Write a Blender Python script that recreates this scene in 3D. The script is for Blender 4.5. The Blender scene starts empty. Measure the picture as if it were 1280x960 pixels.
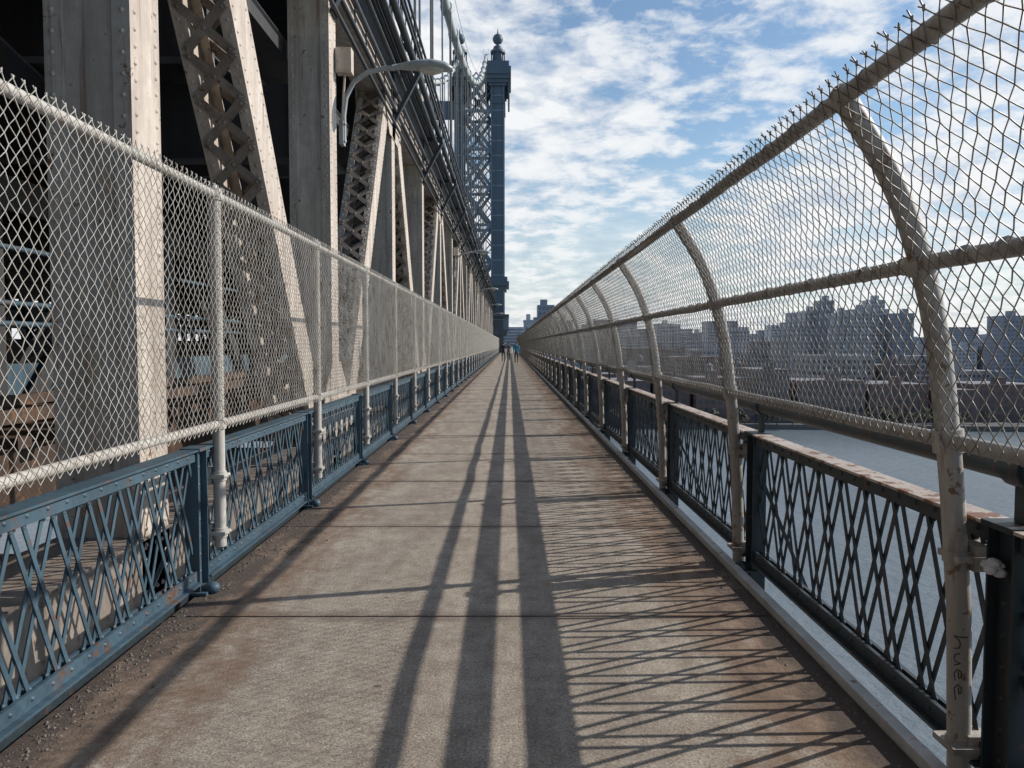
import bpy, math, random
from mathutils import Vector as V
random.seed(7)
S=bpy.context.scene
S.view_settings.view_transform='Standard'
S.view_settings.look='None'
S.view_settings.exposure=0
COL=S.collection
# ------------------------------------------------------------ materials
def nmat(name):
    m=bpy.data.materials.new(name); m.use_nodes=True
    nt=m.node_tree; b=nt.nodes['Principled BSDF']
    return m,nt,b
def N(nt,t,**k):
    n=nt.nodes.new(t)
    for a,v in k.items(): setattr(n,a,v)
    return n
def ramp(nt,src,stops):
    r=N(nt,'ShaderNodeValToRGB')
    e=r.color_ramp.elements
    while len(e)>len(stops): e.remove(e[-1])
    while len(e)<len(stops): e.new(1.0)
    for i,(p,c) in enumerate(stops):
        e[i].position=p; e[i].color=(*c,1) if not isinstance(c,(int,float)) else (c,c,c,1)
    nt.links.new(src,r.inputs[0]); return r.outputs[0]
def noise(nt,vec,scale,detail=6,rough=.6,dist=0):
    n=N(nt,'ShaderNodeTexNoise'); n.inputs['Scale'].default_value=scale
    n.inputs['Detail'].default_value=detail; n.inputs['Roughness'].default_value=rough
    n.inputs['Distortion'].default_value=dist
    nt.links.new(vec,n.inputs['Vector']); return n.outputs['Fac']
def mixc(nt,f,a,b,mode='MIX'):
    n=N(nt,'ShaderNodeMix',data_type='RGBA',blend_type=mode)
    for s,i in ((f,0),(a,6),(b,7)):
        if hasattr(s,'is_linked') or hasattr(s,'links'): nt.links.new(s,n.inputs[i])
        else: n.inputs[i].default_value = s if i==0 else (*s,1)
    return n.outputs[2]
def worldpos(nt,scale=(1,1,1)):
    g=N(nt,'ShaderNodeNewGeometry'); m=N(nt,'ShaderNodeMapping'); m.inputs['Scale'].default_value=scale
    nt.links.new(g.outputs['Position'],m.inputs[0]); return m.outputs[0]
def bump(nt,b,h,st=.3,dist=.02):
    n=N(nt,'ShaderNodeBump'); n.inputs['Strength'].default_value=st; n.inputs['Distance'].default_value=dist
    nt.links.new(h,n.inputs['Height']); nt.links.new(n.outputs[0],b.inputs['Normal'])
def painted(name,col,dark,rust,amount=.62,rough=.55,scale=1.0,metal=0,streak=True,bmp=True):
    m,nt,b=nmat(name)
    p=worldpos(nt); ps=worldpos(nt,(3,3,.35)) if streak else p
    n1=noise(nt,ps,1.6*scale,5,.65); n2=noise(nt,p,7*scale,6,.7)
    c=mixc(nt,ramp(nt,n1,[(.35,0.0),(.7,1.0)]),col,dark)
    c=mixc(nt,ramp(nt,n2,[(.35,.45),(.6,.0)]),c,dark)
    c=mixc(nt,ramp(nt,n2,[(amount,0.0),(amount+.05,1.0)]),c,rust)
    if streak:
        n3=noise(nt,worldpos(nt,(9,9,.5)),1.3*scale,4,.6)
        c=mixc(nt,ramp(nt,n3,[(.58,0.),(.70,.6)]),c,rust)
    nt.links.new(c,b.inputs['Base Color']); b.inputs['Roughness'].default_value=rough
    b.inputs['Metallic'].default_value=metal
    if bmp: bump(nt,b,n2,.25,.01)
    return m
RUST=(.13,.055,.025)
M={}
M['truss']=painted('steel_warm_grey',(.62,.555,.48),(.33,.27,.23),(.19,.095,.055),.615)
M['trussdk']=painted('steel_lacing',(.33,.285,.245),(.16,.13,.11),RUST,.60)
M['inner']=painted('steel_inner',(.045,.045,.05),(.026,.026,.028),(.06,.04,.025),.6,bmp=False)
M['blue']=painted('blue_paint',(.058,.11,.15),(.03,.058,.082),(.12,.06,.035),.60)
M['blued']=painted('blue_dark_backlit',(.026,.043,.055),(.016,.024,.03),(.10,.05,.03),.62)  # dark blue steel; the right railing's backlit shade is put into this colour
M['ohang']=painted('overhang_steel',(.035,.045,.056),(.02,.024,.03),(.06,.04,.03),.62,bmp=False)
M['tower']=painted('tower_blue',(.11,.15,.195),(.08,.11,.145),(.09,.09,.09),.7,scale=.2,bmp=False)
M['towerl']=painted('tower_bracing',(.22,.28,.34),(.15,.20,.25),(.13,.13,.13),.7,scale=.2,bmp=False)
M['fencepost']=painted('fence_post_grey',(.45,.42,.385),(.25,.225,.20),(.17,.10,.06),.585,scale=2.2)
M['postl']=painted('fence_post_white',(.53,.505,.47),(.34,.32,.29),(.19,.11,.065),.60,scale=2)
def wire(name,c1,c2,c3):
    m,nt,b=nmat(name); n=noise(nt,worldpos(nt),5,3,.7)
    c=ramp(nt,n,[(.3,c1),(.55,c2),(.68,c3)]); nt.links.new(c,b.inputs['Base Color']); b.inputs['Roughness'].default_value=.45; return m
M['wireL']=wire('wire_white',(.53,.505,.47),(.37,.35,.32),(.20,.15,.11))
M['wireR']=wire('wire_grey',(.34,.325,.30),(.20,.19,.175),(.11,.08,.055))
M['peel']=painted('peeling_rail_top',(.56,.51,.47),(.36,.29,.25),(.18,.075,.035),.52,scale=1.5,streak=False)
M['kerb']=painted('kerb_light',(.64,.64,.62),(.42,.41,.39),(.2,.12,.07),.60,scale=2,streak=False)
M['rusty']=painted('rusty_stringer',(.075,.045,.03),(.045,.03,.025),(.13,.07,.035),.55,bmp=False)
M['lamp']=painted('lamp_grey',(.36,.39,.40),(.26,.28,.29),(.2,.15,.1),.72,.4)
M['cable']=painted('cable_paint',(.50,.54,.54),(.36,.39,.40),(.2,.2,.2),.75,bmp=False)
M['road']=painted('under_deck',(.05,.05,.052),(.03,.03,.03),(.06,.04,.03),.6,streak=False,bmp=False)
# deck concrete
m,nt,b=nmat('deck_concrete'); p=worldpos(nt)
def mth(op,a,b_=None,c_=None):
    n=N(nt,'ShaderNodeMath',operation=op)
    for i,s in enumerate((a,b_,c_)):
        if s is None: continue
        if isinstance(s,(int,float)): n.inputs[i].default_value=s
        else: nt.links.new(s,n.inputs[i])
    return n.outputs[0]
ng=noise(nt,p,85,4,.8); nm=noise(nt,p,6.5,11,.8); nl=noise(nt,worldpos(nt,(2.2,.6,1)),1.5,8,.68)
c=mixc(nt,ramp(nt,nl,[(.38,0.),(.62,1.)]),(.47,.405,.33),(.31,.255,.205))
c=mixc(nt,ramp(nt,nm,[(.47,0.),(.66,.85)]),c,(.21,.165,.13))
c=mixc(nt,ramp(nt,nm,[(.32,.65),(.45,.0)]),c,(.57,.515,.44))
c=mixc(nt,ramp(nt,ng,[(.47,0.),(.64,.85)]),c,(.12,.10,.085))
c=mixc(nt,ramp(nt,ng,[(.34,.8),(.43,.0)]),c,(.63,.58,.51))
vo=N(nt,'ShaderNodeTexVoronoi'); vo.inputs['Scale'].default_value=2.6; nt.links.new(p,vo.inputs['Vector'])
c=mixc(nt,ramp(nt,mth('ADD',vo.outputs['Distance'],mth('MULTIPLY',nm,.06)),[(.055,.75),(.085,0.)]),c,(.10,.085,.08))
sx=N(nt,'ShaderNodeSeparateXYZ'); nt.links.new(p,sx.inputs[0])
fy=mth('ABSOLUTE',mth('SUBTRACT',mth('FRACT',mth('DIVIDE',mth('ADD',sx.outputs[1],6.76),2.25)),.5))
fj=mth('ADD',fy,mth('MULTIPLY',mth('SUBTRACT',nm,.5),.08))
c=mixc(nt,ramp(nt,fj,[(.445,0.),(.497,.6)]),c,(.13,.095,.075))
xa=mth('ABSOLUTE',mth('ADD',sx.outputs[0],.2))
xe=mth('ADD',xa,mth('MULTIPLY',mth('SUBTRACT',nl,.5),1.3))
xe=mth('ADD',xe,mth('MULTIPLY',mth('SUBTRACT',nm,.5),1.0))
c=mixc(nt,ramp(nt,mth('MULTIPLY',xe,.5),[(.52,0.),(.69,.8)]),c,(.20,.125,.08))
c=mixc(nt,ramp(nt,mth('MULTIPLY',xe,.5),[(.69,0.),(.80,.9)]),c,(.07,.052,.044))
nt.links.new(c,b.inputs['Base Color']); b.inputs['Roughness'].default_value=.92
bump(nt,b,mixc(nt,.5,ng,nm),.9,.016); M['deck']=m
def simple(name,col,rough=.6,scale=10,var=.3,metal=0):
    m,nt,b=nmat(name); p=worldpos(nt); n=noise(nt,p,scale,4,.6)
    c=mixc(nt,ramp(nt,n,[(.3,0.),(.7,1.)]),col,tuple(x*(1-var) for x in col))
    nt.links.new(c,b.inputs['Base Color']); b.inputs['Roughness'].default_value=rough; b.inputs['Metallic'].default_value=metal
    return m
M['joint']=simple('joint_dark',(.025,.022,.02),.9)
M['stone']=simple('gravel_stone',(.22,.19,.16),.9,60,.6)
M['glass']=simple('window_glass',(.17,.19,.23),.3,.05,.4)  # lightened to soften contrast, skyline haze put into the colour
M['glassn']=simple('warehouse_window',(.09,.09,.11),.3,.05,.4)
M['lens']=simple('lamp_lens',(.55,.55,.5),.25)
M['ink']=simple('marker_ink',(.02,.02,.02),.6)
M['cloth']=simple('white_plastic',(.65,.65,.66),.6,30)
M['skin']=simple('skin',(.45,.28,.2)); M['hair']=simple('hair',(.03,.02,.015))
M['jblue']=simple('jacket_blue',(.05,.28,.42)); M['jblack']=simple('jacket_black',(.025,.025,.03)); M['jred']=simple('jacket_grey',(.10,.10,.13))
M['trou']=simple('trousers',(.03,.035,.05)); M['shoe']=simple('shoes',(.03,.03,.03)); M['eye']=simple('eye',(.02,.02,.02))
bc=[(.21,.14,.13),(.26,.185,.175),(.20,.165,.17),(.40,.38,.39),(.40,.42,.47),(.50,.52,.57),(.30,.33,.40),(.24,.175,.175)]  # far facades paler and bluer, aerial haze put into the colours
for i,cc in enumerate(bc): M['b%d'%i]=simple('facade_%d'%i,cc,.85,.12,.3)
M['roof']=simple('roof_felt',(.20,.20,.22),.9,.1)
M['land']=simple('land',(.14,.135,.13),.95,.02,.4)
M['leaf']=simple('foliage',(.09,.09,.06),.9,.3,.5)
# water
m,nt,b=nmat('water'); p=worldpos(nt)
n1=noise(nt,p,.25,7,.62); n2=noise(nt,worldpos(nt,(1,.4,1)),.02,4,.5)
c=mixc(nt,ramp(nt,n2,[(.4,0.),(.65,1.)]),(.11,.14,.16),(.16,.19,.21))
nt.links.new(c,b.inputs['Base Color']); b.inputs['Roughness'].default_value=.28
bump(nt,b,n1,.7,1.2); M['water']=m
# ------------------------------------------------------------ mesh builder
class MB:
    def __init__(s): s.v=[];s.f=[];s.m=[];s.s=[]
    def add(s,vs,fs,mi,sm=False):
        o=len(s.v); s.v+= [tuple(x) for x in vs]
        for f in fs: s.f.append([i+o for i in f]); s.m.append(mi); s.s.append(sm)
    def beam(s,p0,p1,w,h,side=(1,0,0),mi=0):
        p0=V(p0);p1=V(p1);d=(p1-p0).normalized();sd=V(side);sd=(sd-d*sd.dot(d)).normalized();n=d.cross(sd)
        a=sd*w/2;b=n*h/2
        vs=[p0-a-b,p0+a-b,p0+a+b,p0-a+b,p1-a-b,p1+a-b,p1+a+b,p1-a+b]
        s.add(vs,[(0,3,2,1),(4,5,6,7),(0,1,5,4),(1,2,6,5),(2,3,7,6),(3,0,4,7)],mi)
    def box(s,x0,x1,y0,y1,z0,z1,mi=0):
        s.beam(((x0+x1)/2,y0,(z0+z1)/2),((x0+x1)/2,y1,(z0+z1)/2),x1-x0,z1-z0,(1,0,0),mi)
    def tube(s,pts,r,n=8,mi=0,ref=(1,0,0),cap=True):
        pts=[V(p) for p in pts];ref=V(ref);vs=[];L=len(pts)
        rr=r if isinstance(r,(list,tuple)) else [r]*L
        for i,p in enumerate(pts):
            t=(pts[min(i+1,L-1)]-pts[max(i-1,0)])
            t.normalize(); a=ref-t*ref.dot(t)
            if a.length<1e-3: a=V((0,1,0))-t*t.y
            a.normalize(); b=t.cross(a)
            for k in range(n):
                an=2*math.pi*(k+.5)/n; vs.append(p+(a*math.cos(an)+b*math.sin(an))*rr[i])
        fs=[]
        for i in range(L-1):
            for k in range(n):
                k2=(k+1)%n; fs.append((i*n+k,i*n+k2,(i+1)*n+k2,(i+1)*n+k))
        s.add(vs,fs,mi,True)
        if cap:
            s.add([vs[k] for k in range(n)],[tuple(range(n))[::-1]],mi)
            s.add([vs[(L-1)*n+k] for k in range(n)],[tuple(range(n))],mi)
    def rivet(s,c,nrm,r,mi=0):
        nrm=V(nrm).normalized();c=V(c); a=nrm.orthogonal().normalized(); b=nrm.cross(a)
        vs=[]
        for k in range(6):
            an=k*math.pi/3; u=a*math.cos(an)+b*math.sin(an); vs.append(c+u*r)
        for k in range(6):
            an=k*math.pi/3; u=a*math.cos(an)+b*math.sin(an); vs.append(c+u*r*.55+nrm*r*.6)
        fs=[(k,(k+1)%6,6+(k+1)%6,6+k) for k in range(6)]+[(6,7,8,9,10,11)]
        s.add(vs,fs,mi,True)
    def sphere(s,c,r,mi=0,nu=10,nv=7,sc=(1,1,1)):
        vs=[];fs=[]
        for j in range(nv+1):
            th=math.pi*j/nv
            for i in range(nu):
                ph=2*math.pi*i/nu
                vs.append((c[0]+r*sc[0]*math.sin(th)*math.cos(ph),c[1]+r*sc[1]*math.sin(th)*math.sin(ph),c[2]+r*sc[2]*math.cos(th)))
        for j in range(nv):
            for i in range(nu):
                i2=(i+1)%nu; fs.append((j*nu+i,(j+1)*nu+i,(j+1)*nu+i2,j*nu+i2))
        s.add(vs,fs,mi,True)
    def mesh(s,name,mats):
        me=bpy.data.meshes.new(name); me.from_pydata(s.v,[],s.f)
        for q in mats: me.materials.append(M[q])
        me.polygons.foreach_set('material_index',s.m); me.polygons.foreach_set('use_smooth',s.s)
        me.update(); return me
def obj(name,me,parent=None,loc=(0,0,0)):
    o=bpy.data.objects.new(name,me); o.location=loc; COL.objects.link(o)
    if parent: o.parent=parent
    return o
def empty(name,loc=(0,0,0)):
    e=bpy.data.objects.new(name,None); e.location=loc; e.empty_display_size=.2; COL.objects.link(e); return e
H=1.55; XL=-1.9
YEND=137.
# ------------------------------------------------------------ walkway
wk=empty('walkway')
d=MB(); y=-2.26-4.5
while y<YEND+1:
    d.box(-1.93,1.50,y+.011,y+2.25-.011,-.16,0+random.uniform(-.002,.002),0); y+=2.25
ye=y
while y<ye+20: d.box(-.7,4.2,y+.011,y+2.25-.011,-.16,0,0); y+=2.25
d.box(-1.9,1.5,y,390,-.16,0,0)
obj('deck_slabs',d.mesh('deck_slabs',['deck']),wk)
d=MB(); d.box(-1.96,1.49,-7,ye,-.35,-.165,0)
d.box(-.7,4.2,ye,ye+20,-.35,-.165,0)
obj('sub_deck',d.mesh('sub_deck',['joint']),wk)
d=MB()
d.box(1.503,1.515,-7,ye,-.16,.035,0); d.box(1.50,1.555,-7,ye,.036,.048,0)
d.box(1.575,1.72,-7,ye,-.30,-.16,1)
obj('edge_kerb',d.mesh('edge_kerb',['kerb','blued']),wk)
d=MB(); d.box(-2.06,-1.97,-7,ye,-.35,.03,0)
obj('edge_beam',d.mesh('edge_beam',['blued']),wk)
# gravel/debris
g=MB()
for i in range(8500):
    side=random.random()
    yy=1.6+random.random()**1.7*26
    if side<.76: xx=-1.90+abs(random.gauss(0,.12))*(1+.8*math.sin(yy*1.7)*math.sin(yy*.6+1))
    elif side<.93: xx=1.48-abs(random.gauss(0,.06))
    else: xx=random.uniform(-1.8,1.4)
    if xx<-1.9: xx=-1.9
    r=random.choice([.002,.003,.003,.004,.005,.006,.010]) if side<.93 else .0025
    a=random.random()*6
    vs=[(xx+r*math.cos(a+k*1.57)*random.uniform(.6,1.4),yy+r*math.sin(a+k*1.57)*random.uniform(.6,1.4),.001) for k in range(4)]
    vs+=[(xx,yy,r*random.uniform(.6,1.2))]
    g.add(vs,[(0,1,4),(1,2,4),(2,3,4),(3,0,4)],0)
obj('gravel',g.mesh('gravel',['stone']))
# ------------------------------------------------------------ chain-link
def chain(name,L,prof,s0,s1,r,mat,barb=.012):
    a=.0346; nw=int(round(L/a)); a=L/nw; nk=int((s1-s0)/.035); b=(s1-s0)/nk
    mb=MB(); rnd=random.Random(3)
    jit={}
    def j(i,k):
        if (i,k) not in jit: jit[(i,k)]=(rnd.gauss(0,.0018)+.004*math.sin(k*.5+i*.13)*math.sin(i*math.pi/nw),rnd.gauss(0,.0018),rnd.gauss(0,.001)+.006*math.sin(i*math.pi/nw)*math.sin(k*.21))
        return jit[(i,k)]
    for i in range(nw):
        pts=[]
        for k in range(nk+1):
            col=i+((k+i)%2); jj=j(col,k)
            x,z=prof(s0+k*b+jj[1]); yy=col*a+jj[0]
            xo=.0025 if k%2 else -.0025
            pts.append((x+xo+jj[2],yy,z))
        rr=[r]*len(pts)
        x,z=prof(s1+barb*rnd.uniform(.5,1.3)); pts.append((x+rnd.gauss(0,.003),pts[-1][1]+a*.3*(-1 if (nk+i)%2 else 1)+rnd.gauss(0,.004),z)); rr.append(r*1.1)
        mb.tube(pts,rr,4,0,(1,0,0),False)
        if (nk+i)%2: mb.tube([V(pts[-2])+V((0,0,-.006)),V(pts[-2])+V((0,0,.010))],r*2.0,5)
    return mb.mesh(name,[mat])
# left fence
LP=2.66; LY0=5.15
fl=empty('chain_link_fence')
cl=chain('mesh_panel',LP,lambda s:(0,s),1.0,2.53,.0024,'wireL',.014)
kk=[k for k in range(-3,50) if LY0+k*LP<YEND]
pm=MB()
pm.tube([(0,0,.24),(0,0,2.50)],.038,12); pm.tube([(0,0,2.50),(0,0,2.56)],[.042,.02],12)
for z in (.33,.70): # clamps
    pm.box(-.095,.05,-.055,.055,z-.012,z+.012); pm.box(-.10,-.04,-.05,.05,z-.055,z+.055)
    for q in (-.035,.035): pm.rivet((.05,q,z),(1,0,0),.014)
    pm.tube([(0,0,z-.03),(0,0,z+.03)],.046,12)
for z in (1.04,2.5): pm.tube([(0,0,z-.035),(0,0,z+.035)],.048,12)
for z in (1.3,1.65,2.0,2.3): pm.tube([(0,0,z-.005),(0,0,z+.005)],.0415,10)
pmesh=pm.mesh('post',['postl'])
pr=MB(); pr.tube([(0,0,2.5),(0,LP,2.5)],.027,10,0); pr.tube([(0,0,1.035),(0,LP,1.035)],.026,10,0)
prmesh=pr.mesh('pipes',['postl'])
FX=XL+.02
for n,k in enumerate(kk):
    yy=LY0+k*LP
    obj('post_%d'%n,pmesh,fl,(FX,yy,0)); obj('pipes_%d'%n,prmesh,fl,(FX-.0,yy,0)); obj('mesh_%d'%n,cl,fl,(FX+.046,yy,0))
# right fence, curved inwards
prof_pts=[(-.35,1.62),(0.07,1.615),(.6,1.60),(1.21,1.545),(1.55,1.50),(1.83,1.435),(2.12,1.325),(2.40,1.15)]
def X_of_z(z):
    P=prof_pts
    if z<=P[0][0]: return P[0][1]
    for i in range(len(P)-1):
        if z<=P[i+1][0] or i==len(P)-2:
            p0=P[max(i-1,0)];p1=P[i];p2=P[i+1];p3=P[min(i+2,len(P)-1)]
            t=(z-p1[0])/(p2[0]-p1[0]); h=p2[0]-p1[0]
            m1=(p2[1]-p0[1])/(p2[0]-p0[0]); m2=(p3[1]-p1[1])/(p3[0]-p1[0])
            if t>1: return p2[1]+m2*(z-p2[0])
            return (2*t**3-3*t*t+1)*p1[1]+(t**3-2*t*t+t)*h*m1+(-2*t**3+3*t*t)*p2[1]+(t**3-t*t)*h*m2
tab=[];sacc=0;zz=1.19
while zz<2.55:
    tab.append((sacc,X_of_z(zz),zz)); z2=zz+.01; sacc+=math.hypot(.01,X_of_z(z2)-X_of_z(zz)); zz=z2
def prR(s):
    for i in range(len(tab)-1):
        if tab[i+1][0]>=s:
            t=(s-tab[i][0])/(tab[i+1][0]-tab[i][0]); dx=tab[i+1][1]-tab[i][1]
            return (tab[i][1]+dx*t-.046, tab[i][2]+.01*t)
    return (tab[-1][1]-.046,tab[-1][2])
sTop=[t[0] for t in tab if t[2]<=2.435][-1]
RP=2.78; RY0=2.80
fr=empty('chain_link_fence')
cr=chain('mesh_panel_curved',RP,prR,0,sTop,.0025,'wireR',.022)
pm=MB(); pts=[(X_of_z(z),0,z) for z in [ -.35,.07,.6,1.0,1.21,1.4,1.55,1.7,1.83,1.95,2.05,2.15,2.25,2.33,2.40]]
pm.tube(pts,.040,14,0,(0,1,0))
for z in (.80,.12):
    pm.tube([(X_of_z(z),0,z-.02),(X_of_z(z),0,z+.02)],.047,14); pm.box(1.62,1.70,-.05,.05,z-.045,z+.045)
    pm.box(1.555,1.66,-.07,.07,z-.011,z+.011)
for z,dz in ((1.21,.04),(1.83,.035)): pm.tube([(X_of_z(z-dz),0,z-dz),(X_of_z(z+dz),0,z+dz)],.052,14,0,(0,1,0))
pm.sphere((X_of_z(2.40),0,2.40),.047,0,12,8)
rp=pm.mesh('curved_post',['fencepost'])
def rpipes(i):
    pr=MB()
    for z,r in ((1.21,.027),(1.83,.028),(2.40,.031)):
        x=X_of_z(z); pr.tube([(x+random.gauss(0,.005),q,z+random.gauss(0,.005)) if 0<q<RP else (x,q,z) for q in [0,.7,1.4,2.1,RP]],r,10)
    for q in range(9):
        for z,r in ((1.83,.031),(2.40,.034)):
            yy=.15+q*.3+random.uniform(-.05,.05); x=X_of_z(z); pr.tube([(x,yy-.003,z),(x,yy+.003,z)],r+.002,10,0,(1,0,0))
    return pr.mesh('curved_pipes',['fencepost'])
rprs=[rpipes(i) for i in range(3)]
n=0;k=-3
while RY0+k*RP<YEND:
    yy=RY0+k*RP
    obj('post_%d'%n,rp,fr,(0,yy,0)); obj('pipes_%d'%n,rprs[n%3],fr,(0,yy,0)); obj('mesh_%d'%n,cr,fr,(0,yy,0)); n+=1;k+=1
# ------------------------------------------------------------ railings
def lattice(mb,L,z0,z1,y0=0,w=.024,t=.007,mi=0):
    run=.30; pitch=.29
    for fam in (0,1):
        c=-run-.2
        while c<L+.4:
            for off in (0,.085):
                a=c+off+(.06 if fam else 0)
                ya,yb=(a,a+run) if fam==0 else (a+run,a)
                za,zb=z0,z1
                def lerp(yy): return za+(zb-za)*(yy-ya)/(yb-ya)
                lo,hi=(ya,yb) if ya<yb else (yb,ya)
                if hi<=0.02 or lo>=L-.02: continue
                A=max(min(ya,L),0);B=max(min(yb,L),0)
                if abs(A-B)<.02: continue
                x=(t/2+.001)*(1 if fam else -1)
                mb.beam((x,y0+A,lerp(A)),(x,y0+B,lerp(B)),t,w,(1,0,0),mi)
                if A==ya and 0<A<L: mb.rivet((x+t/2,y0+A,za+.02),(1,0,0),.011,mi)
                if B==yb and 0<B<L: mb.rivet((x+t/2,y0+B,zb-.02),(1,0,0),.011,mi)
            c+=pitch
def railing(name,X,P,Y0,zt,mat,topmat,side,topw):
    e=empty(name)
    mb=MB(); L=P-.16
    lattice(mb,L,.13,zt-.07,.08)
    mb.box(-.03,-.012,.08,P-.08,zt-.075,zt-.013,0); mb.box(.012,.03,.08,P-.08,zt-.075,zt-.013,0)
    mb.box(-topw/2,topw/2,.03,P-.03,zt-.012,zt,1)
    mb.box(-.03,-.012,.08,P-.08,.085,.15,0); mb.box(.012,.03,.08,P-.08,.085,.15,0)
    mb.box(-.06,.06,.08,P-.08,.070,.084,0)
    yy=.15
    while yy<P-.1:
        mb.rivet((side*.03,yy,zt-.04),(side,0,0),.012); mb.rivet((side*.03,yy,.12),(side,0,0),.012); yy+=.145
    panel=mb.mesh('panel',[mat,topmat])
    mp=MB()
    mp.box(-.045,.045,-.075,-.065,-.30,zt-.015,0); mp.box(-.045,.045,.065,.075,-.30,zt-.015,0); mp.box(-.006,.006,-.065,.065,-.30,zt-.015,0)
    mp.box(-.062,.062,-.085,.085,zt-.014,zt+.006,0)
    mp.box(-.09,.09,-.10,.10,.004,.02,0)
    for z in [i*.11+.12 for i in range(7)]:
        mp.rivet((side*.006,-.03,z),(side,0,0),.014); mp.rivet((side*.006,.03,z),(side,0,0),.014)
    mp.sphere((side*.10,-.02,.03),.045,0,10,6,(1.1,1,.9)); mp.tube([(side*.03,-.02,.03),(side*.12,-.02,.035)],.028,8,0,(0,0,1))
    mp.beam((-side*.01,0,zt-.25),(-side*.42,0,-.28),.06,.012,(0,1,0),0)
    post=mp.mesh('rail_post',[mat])
    n=0;k=-3
    while Y0+k*P<YEND:
        obj('panel_%d'%n,panel,e,(X,Y0+k*P,0)); obj('post_%d'%n,post,e,(X,Y0+k*P,0)); n+=1;k+=1
    return e
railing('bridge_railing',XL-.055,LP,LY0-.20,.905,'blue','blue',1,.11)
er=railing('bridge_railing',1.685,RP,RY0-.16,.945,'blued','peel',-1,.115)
# big pipe outside right
p=empty('utility_pipe'); mb=MB(); mb.tube([(0,-7,1.13),(0,YEND,1.13)],.047,16)
k=-2
while RY0+k*RP<YEND:
    yy=RY0+k*RP-.16; mb.tube([(0,yy-.05,1.13),(0,yy+.05,1.13)],.060,16); mb.box(-.012,.012,yy-.03,yy+.03,.952,1.08,0); k+=1
obj('pipe',mb.mesh('pipe',['blued']),p,(1.715,0,0))
# white plastic tied to the railing
mb=MB(); rr=random.Random(5)
for i in range(9): mb.sphere((1.635+rr.uniform(-.02,.02),2.66+rr.uniform(-.03,.03),.80+rr.uniform(-.015,.015)),rr.uniform(.012,.026),0,7,5,(1,1,.7))
obj('plastic_knot',mb.mesh('plastic_knot',['cloth']))
# handwritten scribble on the near right post (reads downwards)
mb=MB()
def onpost(u,z):
    a=-math.pi/2-.50+u; x=X_of_z(z); return (x+.0415*math.cos(a),RY0+.0415*math.sin(a),z)
strokes=[[(-.7,0),(.5,.0),(.1,.01),(-.05,.025),(.05,.04),(.5,.045)],
 [(.0,.06),(.4,.065),(.5,.08),(.35,.092),(-.05,.095),(.5,.105)],
 [(.15,.125),(.1,.15),(-.1,.145),(-.1,.125),(.2,.118),(.5,.135),(.4,.16)],
 [(.15,.18),(.1,.205),(-.1,.20),(-.1,.18),(.2,.172),(.5,.19),(.35,.23)]]
for st in strokes:
    pts=[]
    for i in range(len(st)-1):
        for q in range(4):
            t=q/4; pts.append(onpost(-(st[i][0]+(st[i+1][0]-st[i][0])*t)*.9,.52-(st[i][1]+(st[i+1][1]-st[i][1])*t)))
    pts.append(onpost(-st[-1][0]*.9,.52-st[-1][1]))
    mb.tube(pts,.0020,5,0,(0,1,0))
obj('graffiti_scribble',mb.mesh('graffiti_scribble',['ink']))
# ------------------------------------------------------------ truss
tr=empty('steel_truss'); T0=6.5; NP=6.85; XT=-2.9; W=.66; CH=7.75
def member(mb,p0,p1,w,dp,lace=True,riv=True,mi=0,ml=1):
    a=V((0,p0[0],p0[1]));b=V((0,p1[0],p1[1]));d=(b-a);L=d.length;d.normalize();n=V((1,0,0)).cross(d)
    for sx in (-1,1):
        c=V((sx*(w/2-.01),0,0)); mb.beam(a+c,b+c,.02,dp,(1,0,0),mi)
        for sn in (-1,1):
            o=V((sx*(w/2-.07),0,0))+n*sn*(dp/2+.007); mb.beam(a+o,b+o,.14,.014,(1,0,0),mi)
            if riv:
                k=.1
                while k<L:
                    mb.rivet(a+d*k+V((sx*(w/2-.06),0,0))+n*sn*(dp/2+.014),n*sn,.022,mi); k+=.16
        if riv and sx>0:
            for sn in (-1,1):
                k=.1
                while k<L:
                    mb.rivet(a+d*k+V((w/2,0,0))+n*sn*(dp/2-.06),(1,0,0),.022,mi); k+=.13
    if lace:
        st=.50;k=.15;iw=w-.12
        while k+st<L:
            for sn in (-1,1):
                o=n*sn*(dp/2+.02)
                mb.beam(a+d*k+V((-iw/2,0,0))+o,a+d*(k+st)+V((iw/2,0,0))+o,.012,.10,n,ml)
                o=n*sn*(dp/2+.033)
                mb.beam(a+d*k+V((iw/2,0,0))+o,a+d*(k+st)+V((-iw/2,0,0))+o,.012,.10,n,ml)
                mb.rivet(a+d*(k+st/2)+n*sn*(dp/2+.04),n*sn,.028,ml)
                for q in (-1,1):
                    for qq in (.04,-.04): mb.rivet(a+d*(k+qq)+V((q*(iw/2-.03),0,0))+n*sn*(dp/2+.038),n*sn,.022,ml)
            k+=st
    else:
        for sn in (-1,1): mb.beam(a+n*sn*(dp/2-.01),b+n*sn*(dp/2-.01),w-.045,.016,(1,0,0),mi)
def column(mb,y,z0,z1,mi=0):
    member(mb,(y,z0),(y,z1),W,.48,False,True,mi)
mb=MB()
column(mb,0.,-.8,CH+.2); column(mb,NP,-.8,CH+2.2)
member(mb,(.75,CH-.3),(NP-.75,-.35),W-.02,.55); member(mb,(NP+.75,-.35),(2*NP-.75,CH-.3),W-.02,.55)
def gus(pts,x,t,mi=0):
    n=len(pts); vs=[(x-t/2,a,b) for a,b in pts]+[(x+t/2,a,b) for a,b in pts]
    fs=[tuple(range(n))[::-1],tuple(range(n,2*n))]+[(i,(i+1)%n,n+(i+1)%n,n+i) for i in range(n)]
    mb.add(vs,fs,mi)
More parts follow.
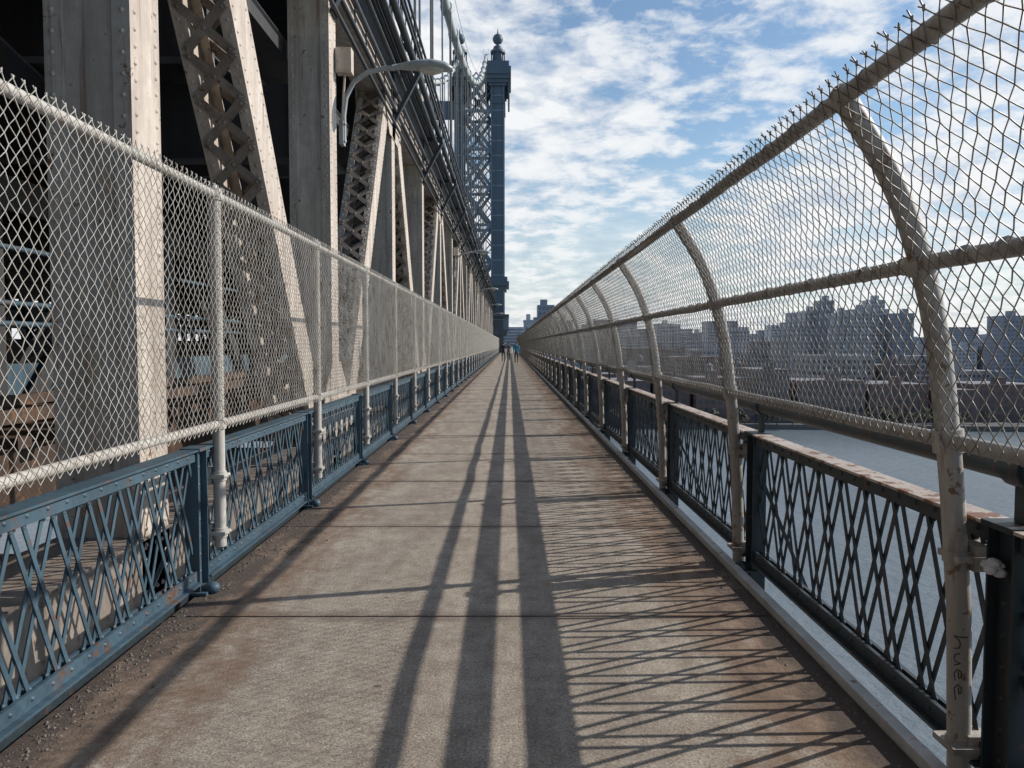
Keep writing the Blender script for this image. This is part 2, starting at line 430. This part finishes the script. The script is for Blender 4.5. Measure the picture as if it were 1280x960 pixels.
for x in (W/2+.014,-W/2-.014):
    for y0,sg in ((0,1),(2*NP,-1)):
        gus([(y0-sg*.25,CH-1.1),(y0+sg*.7,CH-1.15),(y0+sg*1.25,CH-.62),(y0+sg*1.3,CH-.27),(y0-sg*.25,CH-.27)][::sg],x,.016)
    gus([(NP-1.3,.02),(NP+1.3,.02),(NP+.75,.85),(NP+.3,1.25),(NP-.3,1.25),(NP-.75,.85)],x,.016)
    if x>0:
        for a in range(-5,6):
            for bb in range(0,5):
                yy=NP+a*.17; z=.15+bb*.17
                if abs(a*.17)+bb*.17<1.05: mb.rivet((x+.008,yy,z),(1,0,0),.024)
for z,h,mi in ((CH,.5,0),(-.25,.5,1)):  # bottom chord in darker brown steel, its dappled shade put into the colour
    mb.box(-W/2,-W/2+.03,0,2*NP,z-h/2,z+h/2,mi); mb.box(W/2-.03,W/2,0,2*NP,z-h/2,z+h/2,mi)
    mb.box(-W/2-.03,W/2+.03,0,2*NP,z+h/2+.002,z+h/2+.02,mi); mb.box(-W/2-.03,W/2+.03,0,2*NP,z-h/2-.02,z-h/2-.002,mi)
    k=.1
    while k<2*NP:
        for q in (-1,1): mb.rivet((W/2,k,z+q*(h/2-.07)),(1,0,0),.022,mi)
        k+=.2
tm=mb.mesh('truss_bay',['truss','trussdk'])
mb=MB()
for xi in (-5.6,-11.2):
    for y in (0,NP):
        mb.box(xi-.3,xi+.3,y-.25,y+.25,-.8,6,0)
    for (a,b) in (((.5,5.6),(NP-.5,0)),((NP+.5,0),(2*NP-.5,5.6))):
        mb.beam((xi-.25,a[0],a[1]),(xi-.25,b[0],b[1]),.03,.4,(1,0,0),0); mb.beam((xi+.25,a[0],a[1]),(xi+.25,b[0],b[1]),.03,.4,(1,0,0),0)
        A=V((xi,a[0],a[1]));B=V((xi,b[0],b[1]));D=(B-A).normalized();k=0
        while k+.5<(B-A).length:
            mb.beam(A+D*k+V((-.25,0,0)),A+D*(k+.5)+V((.25,0,0)),.06,.02,(0,1,0),0);mb.beam(A+D*k+V((.25,0,0)),A+D*(k+.5)+V((-.25,0,0)),.05,.02,(0,1,0),0);k+=.5
for y in (0,NP):
    mb.box(-11.5,-.36,y-.15,y+.15,4.6,5.75,0); mb.box(-11.5,-.36,y-.22,y+.22,4.55,4.597,0)
    mb.box(-11.5,-.36,y-.12,y+.12,-.9,-.2,0)
    mb.beam((-.36,y,3.4),(-1.6,y,4.6),.12,.2,(0,1,0),0)
for y in (NP*.5,NP*1.5): mb.box(-11.4,-.40,y-.12,y+.12,5.0,5.75,0)
for x in (-1.2,-2.4,-3.6,-4.8,-7,-8.4,-9.8): mb.box(x-.09,x+.09,0,2*NP,5.76,6.2,0)
mb.box(-11.6,-.42,0,2*NP,6.21,6.5,0)
for x in (-1.3,-2.5,-4.2): mb.box(x-.08,x+.08,0,2*NP,-.05,.62,1)
for x in (-1.3,-2.5,-4.2): mb.box(x-.16,x+.16,0,2*NP,.622,.66,1)
y=.2
while y<2*NP: mb.box(-4.6,-.9,y,y+.2,.662,.76,1); y+=.62
for x in (-1.7,-3.1): mb.box(x-.035,x+.035,0,2*NP,.762,.90,1)
mb.box(-11.5,-5.9,0,2*NP,-.2,.0,2)
mb.box(-11.5,-5.9,0,2*NP,.85,.95,0)
mb.box(-11.55,-11.45,0,2*NP,.0,1.7,0); mb.box(-11.6,-11.4,0,2*NP,2.9,6.2,0)
mb.box(-5.66,-5.54,0,2*NP,3.9,4.5,0); mb.box(-5.7,-5.5,0,2*NP,.6,1.2,3)
for z in (1.9,2.25,3.2): mb.tube([(-5.3,0,z),(-5.3,2*NP,z)],.05,6,3,(1,0,0),False)
for z in (2.1,2.5): mb.tube([(-11.3,0,z),(-11.3,2*NP,z)],.09,6,3,(1,0,0),False)
for q in range(14):
    y=q*2*NP/14; mb.box(-11.45,-11.3,y,y+.3,1.7,2.9,0)
    mb.beam((-11.35,y,1.7),(-11.35,y+.9,2.9),.05,.12,(1,0,0),0); mb.beam((-11.3,y+.9,1.7),(-11.3,y,2.9),.05,.12,(1,0,0),0)
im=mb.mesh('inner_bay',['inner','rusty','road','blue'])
mb=MB()
for y in (0,NP):
    mb.box(.35,1.0,y-.1,y+.1,8.28,8.42,0); mb.beam((.34,y,7.05),(.98,y,8.25),.16,.10,(0,1,0),0)
    mb.box(.33,.38,y-.16,y+.16,6.9,8.3,0)
    mb.box(.86,.92,y-.04,y+.04,8.42,9.5,0)
    mb.beam((.36,y,9.3),(.9,y,8.5),.06,.06,(0,1,0),0)
mb.box(-.36,-.33,0,2*NP,8.1,9.1,0); mb.box(-.3,.33,0,2*NP,8.03,8.12,0); mb.box(.30,.332,0,2*NP,8.13,8.85,0); mb.box(-11,.42,0,2*NP,8.86,9.05,0)
for x,z,r in ((.86,8.54,.085),(.62,8.52,.06),(.46,8.5,.045),(.93,8.85,.035),(.89,9.2,.03),(.89,9.5,.035),(.42,7.75,.06),(.42,7.3,.045),(.5,8.16,.05),(.8,8.2,.05),(.42,6.95,.035)):
    mb.tube([(x,0,z),(x,2*NP,z)],r,8,0,(1,0,0),False)
y=.5
while y<2*NP: mb.beam((.89,y,8.6),(.89,y,9.5),.02,.02,(1,0,0),0); mb.beam((.40,y,7.3),(.40,y,7.78),.03,.03,(1,0,0),0); y+=1.14
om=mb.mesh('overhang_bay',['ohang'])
xc=XT-W/2
for n,k in enumerate(range(-2,10)):
    yy=T0+k*2*NP
    if yy>YEND-5: break
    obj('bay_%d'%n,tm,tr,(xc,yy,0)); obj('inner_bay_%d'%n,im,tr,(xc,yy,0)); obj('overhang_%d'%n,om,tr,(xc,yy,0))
# ------------------------------------------------------------ lamps
def lamp(Y):
    e=empty('street_lamp',(0,Y,0)); mb=MB()
    mb.tube([(-2.84,0,5.0),(-2.84,0,5.45),(-2.80,0,5.75),(-2.66,0,6.02),(-2.42,0,6.18),(-2.15,0,6.24),(-1.95,0,6.25)],.045,10,0,(0,1,0))
    mb.box(-2.9,-2.83,-.1,.1,4.95,5.35,0)
    for z in (5.0,5.3): mb.rivet((-2.8,-.05,z),(1,0,0),.03)
    secs=[(-2.0,.05,.05,6.25),(-1.85,.09,.07,6.26),(-1.6,.17,.10,6.27),(-1.35,.20,.12,6.27),(-1.1,.17,.10,6.25),(-.97,.08,.05,6.22)]
    vs=[];n=12
    for x,w,h,z in secs:
        for k in range(n):
            a=2*math.pi*k/n; vs.append((x,w*math.cos(a),z+h*math.sin(a)*(1 if math.sin(a)>0 else .45)))
    fs=[(i*n+k,i*n+(k+1)%n,(i+1)*n+(k+1)%n,(i+1)*n+k) for i in range(len(secs)-1) for k in range(n)]
    fs+=[tuple(range(n)),tuple(range((len(secs)-1)*n,len(secs)*n))]
    mb.add(vs,fs,0,True)
    mb.sphere((-1.34,0,6.225),.16,1,12,6,(1.5,.95,.5))
    obj('lamp_body',mb.mesh('lamp_body',['lamp','lens']),e)
    mb=MB(); mb.box(-2.88,-2.62,-.42,-.2,6.05,6.45,0); mb.box(-2.86,-2.64,-.43,-.422,6.08,6.42,0); mb.tube([(-2.75,-.3,6.05),(-2.8,-.3,5.3)],.02,6)
    obj('junction_box',mb.mesh('junction_box',['truss']),e)
for Y in (13.9,41.4,69,96.5,124): lamp(Y)
# ------------------------------------------------------------ tower
tw=empty('bridge_tower',(0,142,0)); mb=MB()
OUT=(-3.3,-.9);INN=(-9.6,-8.2)
for a,b_ in (OUT,INN):
    for y0,y1 in ((0,1.6),(7,8.6)):
        mb.box(a,b_,y0,y1,-40,49.5,0)
        for x in (a+.12,b_-.12): mb.box(x-.1,x+.1,y0-.08,y0-.002,-40,49.5,1)
        z=-2
        while z<49: mb.box(a+.25,b_-.25,y0-.06,y0-.003,z,z+.25,1); z+=2.6
    z=0
    while z<46:
        mb.beam((b_-.2,1.6,z),(b_-.2,7,z+5),.25,.3,(1,0,0),0); mb.beam((b_-.5,7,z),(b_-.5,1.6,z+5),.25,.3,(1,0,0),0); mb.box(b_-.4,b_-.1,1.6,7,z+4.8,z+5.2,0); z+=5.4
for y in (.3,7.3):
    z=9.5; stp=6.6
    while z<48:
        z1=min(z+stp,49)
        mb.beam((-8.25,y,z),(-3.25,y,z1),.35,.55,(0,1,0),1); mb.beam((-3.25,y+.4,z),(-8.25,y+.4,z1),.35,.55,(0,1,0),1)
        mb.box(-8.3,-3.2,y-.1,y+.5,z-.35,z+.1,1)
        mb.box(-6.4,-5.3,y-.12,y-.05,(z+z1)/2-.6,(z+z1)/2+.6,1)
        for zq in (z1,z):
            mb.beam((-8.25,y+.2,(z+z1)/2),(-5.85,y+.2,zq),.12,.2,(0,1,0),1); mb.beam((-3.25,y+.2,(z+z1)/2),(-5.85,y+.2,zq),.12,.2,(0,1,0),1)
        z=z1 if z1<49 else 60
for a,b_ in (OUT,INN):
    for i,(ex,z0,z1) in enumerate(((.15,43.5,44.2),(.35,46.5,47),(.6,47,47.6),(.9,47.6,48.3),(1.15,48.3,49.6),(.8,49.6,50.6))):
        mb.box(a-ex,b_+ex,-ex,8.6+ex,z0,z1+.002*i,0)
    for q in (a-.9,b_+.9-.3):
        mb.box(q,q+.3,-.4,9,44.6,48,0)
    cx=(a+b_)/2
    for r0,r1,z0,z1 in ((1.5,1.3,50.6,51.6),(1.05,.95,51.6,53.6),(1.35,1.35,53.6,54.0),(1.0,.75,54.0,54.8),(.35,.3,54.8,55.4)):
        mb.tube([(cx,4.3,z0),(cx,4.3,z1)],[r0,r1],14,0)
    for k in range(8):
        an=k*math.pi/4; mb.box(cx+1.15*math.cos(an)-.1,cx+1.15*math.cos(an)+.1,4.3+1.15*math.sin(an)-.1,4.3+1.15*math.sin(an)+.1,51.6,53.6,0)
    mb.sphere((cx,4.3,56.1),.95,0,14,10); mb.tube([(cx,4.3,57),(cx,4.3,58)],[.2,.04],8,0)
for i,(ex,z0,z1) in enumerate(((.2,3.0,3.2),(.5,3.2,3.9),(.8,3.9,4.1),(.8,6.4,6.8),(.35,11.2,11.8),(.8,11.8,12.6),(.5,12.6,13.4))):
    mb.box(OUT[0]-ex,OUT[1]+ex,-ex,8.6+ex,z0,z1,0)
mb.box(OUT[0]-.3,OUT[1]+.75,.3,8.3,4.1,6.4,1)
mb.box(-14,-3.4,.2,1.2,10.2,12.0,0); mb.box(-40,-9.6,.2,1.2,41,44,0); mb.box(-40,-9.6,.2,1.2,10,12,0)
for a,b_ in ((-26,-24.6),(-33,-30.5)): mb.box(a,b_,0,8.6,-40,49.5,0)
obj('tower_frame',mb.mesh('tower_frame',['tower','towerl']),tw)
# ------------------------------------------------------------ cables
def cz(Y):
    if Y<=146: return 22.5+.00228*(Y-30)**2
    t=Y-146; return cz(146)-.42*t+.0004*t*t
for cxx in (-4.2,-9.0):
    e=empty('suspension_cable'); mb=MB()
    ys=[-20+4*i for i in range(42)]+[146]+[150+6*i for i in range(22)]
    ys=sorted(set(ys))
    mb.tube([(cxx,y,cz(y)) for y in ys],.30,12,0)
    for dx in (-.45,.45): mb.tube([(cxx+dx,y,cz(y)+1.1) for y in ys],.025,4,0)
    y=T0-2*NP
    while y<138:
        mb.tube([(cxx,y-.4,cz(y)),(cxx,y+.4,cz(y))],.40,10,0)
        for dx,dy in ((-.28,-.2),(.28,-.2),(-.28,.2),(.28,.2)): mb.tube([(cxx+dx,y+dy,8.8),(cxx+dx,y+dy,cz(y))],.035,5,1)
        y+=NP
    obj('cable',mb.mesh('cable',['cable','blued']),e)
# ------------------------------------------------------------ river, ground
def sheet(name,x0,x1,y0,y1,z,mat):
    mb=MB(); mb.add([(x0,y0,z),(x1,y0,z),(x1,y1,z),(x0,y1,z)],[(0,1,2,3)],0); return obj(name,mb.mesh(name,[mat]))
sheet('river',-9000,9000,-3000,16000,-41,'water')
mb=MB()
sh=[(-3000,470),(-60,420),(20,405),(110,400),(180,392),(260,385),(330,384),(470,420),(700,520),(1200,900),(3000,2600),(9000,5000),(9000,16000),(-9000,16000),(-9000,600)]
n=len(sh); vs=[(a,b,-38.5) for a,b in sh]+[(a,b,-42) for a,b in sh]
mb.add(vs,[tuple(range(n))]+[(i,i+n,(i+1)%n+n,(i+1)%n) for i in range(n)],0); obj('ground',mb.mesh('ground',['land']))
# ------------------------------------------------------------ buildings
GZ=-38.5
def building(name,x,y,w,dp,h,ci,fl=3.6,bay=3.2,top='tank',steps=0,gl='glass'):
    mb=MB()
    mb.box(x,x+w,y,y+dp,GZ,GZ+h,0); mb.box(x-.3,x+w+.3,y-.3,y+dp+.3,GZ+h,GZ+h+.9,0); mb.box(x+.4,x+w-.4,y+.4,y+dp-.4,GZ+h+.9,GZ+h+.95,2)
    def wins(x0,x1,y0,y1,z0,z1):
        z=z0+1.2
        while z+fl*.6<z1:
            q=x0+1
            while q+bay*.55<x1: mb.add([(q,y0-.06,z),(q+bay*.55,y0-.06,z),(q+bay*.55,y0-.06,z+fl*.55),(q,y0-.06,z+fl*.55)],[(0,1,2,3)],1); q+=bay
            for xs in (x0-.06,x1+.06):
                q=y0+1
                while q+bay*.55<y1: mb.add([(xs,q,z),(xs,q+bay*.55,z),(xs,q+bay*.55,z+fl*.55),(xs,q,z+fl*.55)],[(0,1,2,3)],1); q+=bay
            z+=fl
    wins(x,x+w,y,y+dp,GZ,GZ+h)
    hh=h+.9
    for s in range(steps):
        i=(s+1)*w*.14; h2=7+random.random()*5
        mb.box(x+i,x+w-i,y+i*.6,y+dp-i*.6,GZ+hh,GZ+hh+h2,0); wins(x+i,x+w-i,y+i*.6,y+dp-i*.6,GZ+hh,GZ+hh+h2); hh+=h2
    i=w*.14*steps
    rx=x+i+random.uniform(.15,.5)*(w-2*i); mb.box(rx,rx+min(5,w*.3),y+i+2,y+i+7,GZ+hh+.01,GZ+hh+3.6,0)
    if top=='tank':
        tx=x+i+random.uniform(.2,.7)*(w-2*i)
        for a in (-1.2,1.2):
            for b in (-1.2,1.2): mb.box(tx+a-.15,tx+a+.15,y+4+b-.15,y+4+b+.15,GZ+hh,GZ+hh+3.2,2)
        mb.tube([(tx,y+4,GZ+hh+3.2),(tx,y+4,GZ+hh+6.4)],1.9,12,2); mb.tube([(tx,y+4,GZ+hh+6.4),(tx,y+4,GZ+hh+7.8)],[2.0,.1],12,2)
    obj(name,mb.mesh(name,['b%d'%ci,gl,'roof']))
rb=random.Random(11); random.seed(4)
def px2x(px,y): return (px-637)/1000*y
x=25
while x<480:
    w=rb.uniform(16,38); h=rb.uniform(12,28); y=(405 if x<330 else 405+(x-330)*.45)+rb.uniform(2,10)
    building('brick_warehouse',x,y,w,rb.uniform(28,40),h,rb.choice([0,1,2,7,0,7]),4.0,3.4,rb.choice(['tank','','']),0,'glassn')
    x+=w+rb.choice([1.5,2,5])
x=10
while x<640:
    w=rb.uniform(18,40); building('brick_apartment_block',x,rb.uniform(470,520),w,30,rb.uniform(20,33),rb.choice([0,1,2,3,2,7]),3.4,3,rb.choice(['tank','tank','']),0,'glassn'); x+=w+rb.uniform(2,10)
x=30
while x<1000:
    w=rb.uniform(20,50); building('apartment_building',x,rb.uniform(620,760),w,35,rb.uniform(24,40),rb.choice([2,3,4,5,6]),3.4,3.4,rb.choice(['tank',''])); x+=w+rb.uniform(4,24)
for a,b,t,y,ci,st in ((985,1010,404,610,4,0),(1003,1024,394,650,5,1),(1024,1046,380,640,6,1),(1048,1064,392,600,4,0),(1066,1090,388,630,4,0),(1084,1110,374,655,5,1),(1116,1142,393,640,6,0),(1253,1290,396,600,6,0),(1230,1250,424,700,4,0),
        (902,936,410,700,5,0),(862,880,416,760,4,1),(820,850,406,800,5,0),(1198,1222,434,700,5,0),(1160,1180,428,900,6,0),(940,965,428,800,2,0),(975,990,425,560,3,0)):
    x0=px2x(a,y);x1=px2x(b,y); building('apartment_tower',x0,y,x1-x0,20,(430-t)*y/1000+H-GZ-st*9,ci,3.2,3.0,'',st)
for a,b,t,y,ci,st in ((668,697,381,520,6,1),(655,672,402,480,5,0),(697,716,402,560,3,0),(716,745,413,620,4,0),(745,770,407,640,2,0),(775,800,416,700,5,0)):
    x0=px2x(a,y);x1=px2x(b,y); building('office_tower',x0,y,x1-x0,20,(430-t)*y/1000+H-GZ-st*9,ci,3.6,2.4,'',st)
mb=MB()
for i in range(700):
    y=rb.uniform(900,3200); x=rb.uniform(-.1,1.0)*y; w=rb.uniform(20,60); h=rb.uniform(18,42) if rb.random()<.9 else rb.uniform(50,80)
    mb.box(x,x+w,y,y+30,GZ,GZ+h,rb.choice([0,1,2]))
    for q in range(int(h/4)): mb.add([(x+1,y-.1,GZ+2+q*4),(x+w-1,y-.1,GZ+2+q*4),(x+w-1,y-.1,GZ+3.6+q*4),(x+1,y-.1,GZ+3.6+q*4)],[(0,1,2,3)],3)
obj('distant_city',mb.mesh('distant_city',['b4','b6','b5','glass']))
mb=MB()
for i in range(90):
    cx=rb.uniform(20,430); cy=(396 if cx<330 else 396+(cx-330)*.42)+rb.uniform(0,5); hh=rb.uniform(5,9)
    mb.tube([(cx,cy,GZ),(cx+.2,cy,GZ+hh*.5)],[.3,.15],5,1)
    for q in range(60):
        a=rb.random()*6.28; r=rb.random()**.5*hh*.4; z=GZ+hh*(.35+.65*rb.random()); rr=r*math.sin(math.pi*min(1,(z-GZ)/hh*.9+.05))
        c=V((cx+rr*math.cos(a),cy+rr*math.sin(a),z)); u=V((rb.gauss(0,1),rb.gauss(0,1),rb.gauss(0,1))).normalized(); v=u.orthogonal().normalized(); s=rb.uniform(.4,.9)
        mb.add([c-u*s,c-v*s,c+u*s,c+v*s],[(0,1,2,3)],0)
obj('shoreline_trees',mb.mesh('shoreline_trees',['leaf','rusty']))
# ------------------------------------------------------------ pedestrians
def person(loc,jacket,face=1,h=1.72,stride=.22):
    e=empty('pedestrian',loc)
    J=[((0,0,.95),.13),((0,0,1.15),.125),((0,0,1.38),.15),((0,0,1.48),.06),((0,.01,1.56),.055),
       ((-.09,0,.90),.09),((-.10,stride*.45,.50),.062),((-.10,stride*.6,.09),.042),((-.10,stride*.6+.17*face,.035),.035),
       ((.09,0,.90),.09),((.10,-stride*.1,.50),.062),((.10,-stride*.9,.09),.042),((.10,-stride*.9+.17*face,.035),.035),
       ((-.19,0,1.40),.065),((-.24,-.05,1.12),.048),((-.25,.04,.88),.033),((-.25,.06,.80),.03),
       ((.19,0,1.40),.065),((.24,.05,1.12),.048),((.25,.0+.12,.89),.033),((.25,.15,.81),.03)]
    E=[(0,1),(1,2),(2,3),(3,4),(0,5),(5,6),(6,7),(7,8),(0,9),(9,10),(10,11),(11,12),(2,13),(13,14),(14,15),(15,16),(2,17),(17,18),(18,19),(19,20)]
    for hand in (16,20):
        hx,hy,hz=J[hand][0]; sg=-1 if hand==16 else 1
        for q,(dy,l) in enumerate(((-.03,.07),(-.01,.085),(.01,.08),(.03,.06))):
            J.append(((hx,hy+dy,hz-.04),.009)); J.append(((hx-sg*.01,hy+dy+.005,hz-.04-l),.008)); E.append((hand,len(J)-2)); E.append((len(J)-2,len(J)-1))
        J.append(((hx-sg*.01,hy+.055*face,hz-.03),.010)); E.append((hand,len(J)-1))
    me=bpy.data.meshes.new('b'); me.from_pydata([j[0] for j in J],E,[]); o=obj('tmp',me)
    md=o.modifiers.new('s','SKIN'); md.use_smooth_shade=True
    for i,j in enumerate(J):
        me.skin_vertices[0].data[i].radius=(j[1],j[1]*(.75 if i in(1,2) else 1))
    me.skin_vertices[0].data[0].use_root=True
    sb=o.modifiers.new('u','SUBSURF'); sb.levels=1; sb.render_levels=1
    dg=bpy.context.evaluated_depsgraph_get(); nm=bpy.data.meshes.new_from_object(o.evaluated_get(dg))
    bpy.data.objects.remove(o)
    nm.materials.clear()
    for q in (jacket,'trou','shoe','skin'): nm.materials.append(M[q])
    for p in nm.polygons:
        c=p.center; p.use_smooth=True
        p.material_index = 3 if (c.z>1.5 or (abs(c.x)>.2 and c.z<.86)) else 0 if (c.z>.86) else 1 if c.z>.1 else 2
    obj('body',nm,e)
    hb=MB(); hb.sphere((0,.01,1.65),.105,0,16,12,(.78,.95,1.15)); hb.sphere((0,.01+.10*face,1.64),.018,0,8,6,(.8,1,1.3))
    for sx in (-1,1): hb.sphere((sx*.034,.01+.088*face,1.66),.012,2,8,6); hb.sphere((sx*.082,.005,1.645),.022,0,8,6,(.4,.8,1.3))
    hb.sphere((0,.01+.092*face,1.60),.018,3,8,5,(1.2,.4,.35))
    hb.sphere((0,-.012*face,1.685),.108,1,16,12,(.84,.98,1.0))
    obj('head',hb.mesh('head',['skin','hair','eye','jred']),e)
    e.scale=(h/1.76,)*3
person((-.55,70,0),'jblack',1); person((-.10,76,0),'jred',-1,1.68); person((.55,66,0),'jblue',1,1.75,.3)
# ------------------------------------------------------------ light
sd=V((1.66,.45,1)).normalized()
L=bpy.data.lights.new('sun','SUN'); L.energy=5; L.angle=math.radians(.5); L.color=(1,.94,.85)
lo=bpy.data.objects.new('sun',L); lo.rotation_euler=(-sd).to_track_quat('-Z','Y').to_euler(); COL.objects.link(lo)
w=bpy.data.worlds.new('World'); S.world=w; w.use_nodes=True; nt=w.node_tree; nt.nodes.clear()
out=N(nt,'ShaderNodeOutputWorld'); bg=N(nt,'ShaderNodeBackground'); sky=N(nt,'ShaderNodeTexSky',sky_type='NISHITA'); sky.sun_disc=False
sky.sun_elevation=math.asin(sd.z); sky.sun_rotation=math.atan2(sd.x,sd.y); sky.air_density=1.2; sky.dust_density=.2; sky.ozone_density=3.0
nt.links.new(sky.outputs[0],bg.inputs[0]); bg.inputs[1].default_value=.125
tc=N(nt,'ShaderNodeTexCoord'); sp=N(nt,'ShaderNodeSeparateXYZ'); nt.links.new(tc.outputs['Generated'],sp.inputs[0])
zc=mth('ADD',mth('MAXIMUM',sp.outputs[2],0.),.2)
cb=N(nt,'ShaderNodeCombineXYZ'); nt.links.new(mth('DIVIDE',sp.outputs[0],zc),cb.inputs[0]); nt.links.new(mth('DIVIDE',sp.outputs[1],zc),cb.inputs[1]); cb.inputs[2].default_value=9.3
big=noise(nt,cb.outputs[0],1.3,3,.5,.3); sm=noise(nt,cb.outputs[0],7.0,9,.6,.15)
cv=mth('ADD',mth('MULTIPLY',big,.5),mth('MULTIPLY',sm,.6))
cf=ramp(nt,cv,[(.465,0.),(.525,.55),(.58,.85),(.65,1.)])
hz=ramp(nt,sp.outputs[2],[(.0,.95),(.10,.55),(.22,.0)])
cf=mth('MAXIMUM',cf,hz)
back=N(nt,'ShaderNodeMapRange'); back.inputs[1].default_value=-.1; back.inputs[2].default_value=.5; back.inputs[3].default_value=.03; back.inputs[4].default_value=1.; nt.links.new(sp.outputs[1],back.inputs[0])  # clouds thinned behind the camera, out of view, to lower ambient light
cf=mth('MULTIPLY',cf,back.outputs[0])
bc2=N(nt,'ShaderNodeBackground')
cc=mixc(nt,ramp(nt,sm,[(.38,0.),(.56,1.)]),(.62,.69,.80),(.94,.96,.98))
nt.links.new(cc,bc2.inputs[0]); bc2.inputs[1].default_value=.97
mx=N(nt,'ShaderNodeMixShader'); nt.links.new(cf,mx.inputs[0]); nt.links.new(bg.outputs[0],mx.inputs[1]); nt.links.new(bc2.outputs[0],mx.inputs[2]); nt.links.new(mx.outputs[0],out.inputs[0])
# ------------------------------------------------------------ camera
cam=bpy.data.cameras.new('camera'); cam.sensor_width=36; cam.lens=36*1000/1280; cam.clip_end=30000; cam.clip_start=.05
co=bpy.data.objects.new('camera',cam); co.location=(0,0,H)
co.rotation_euler=(math.radians(90-2.86),0,math.radians(-.17)); COL.objects.link(co); S.camera=co
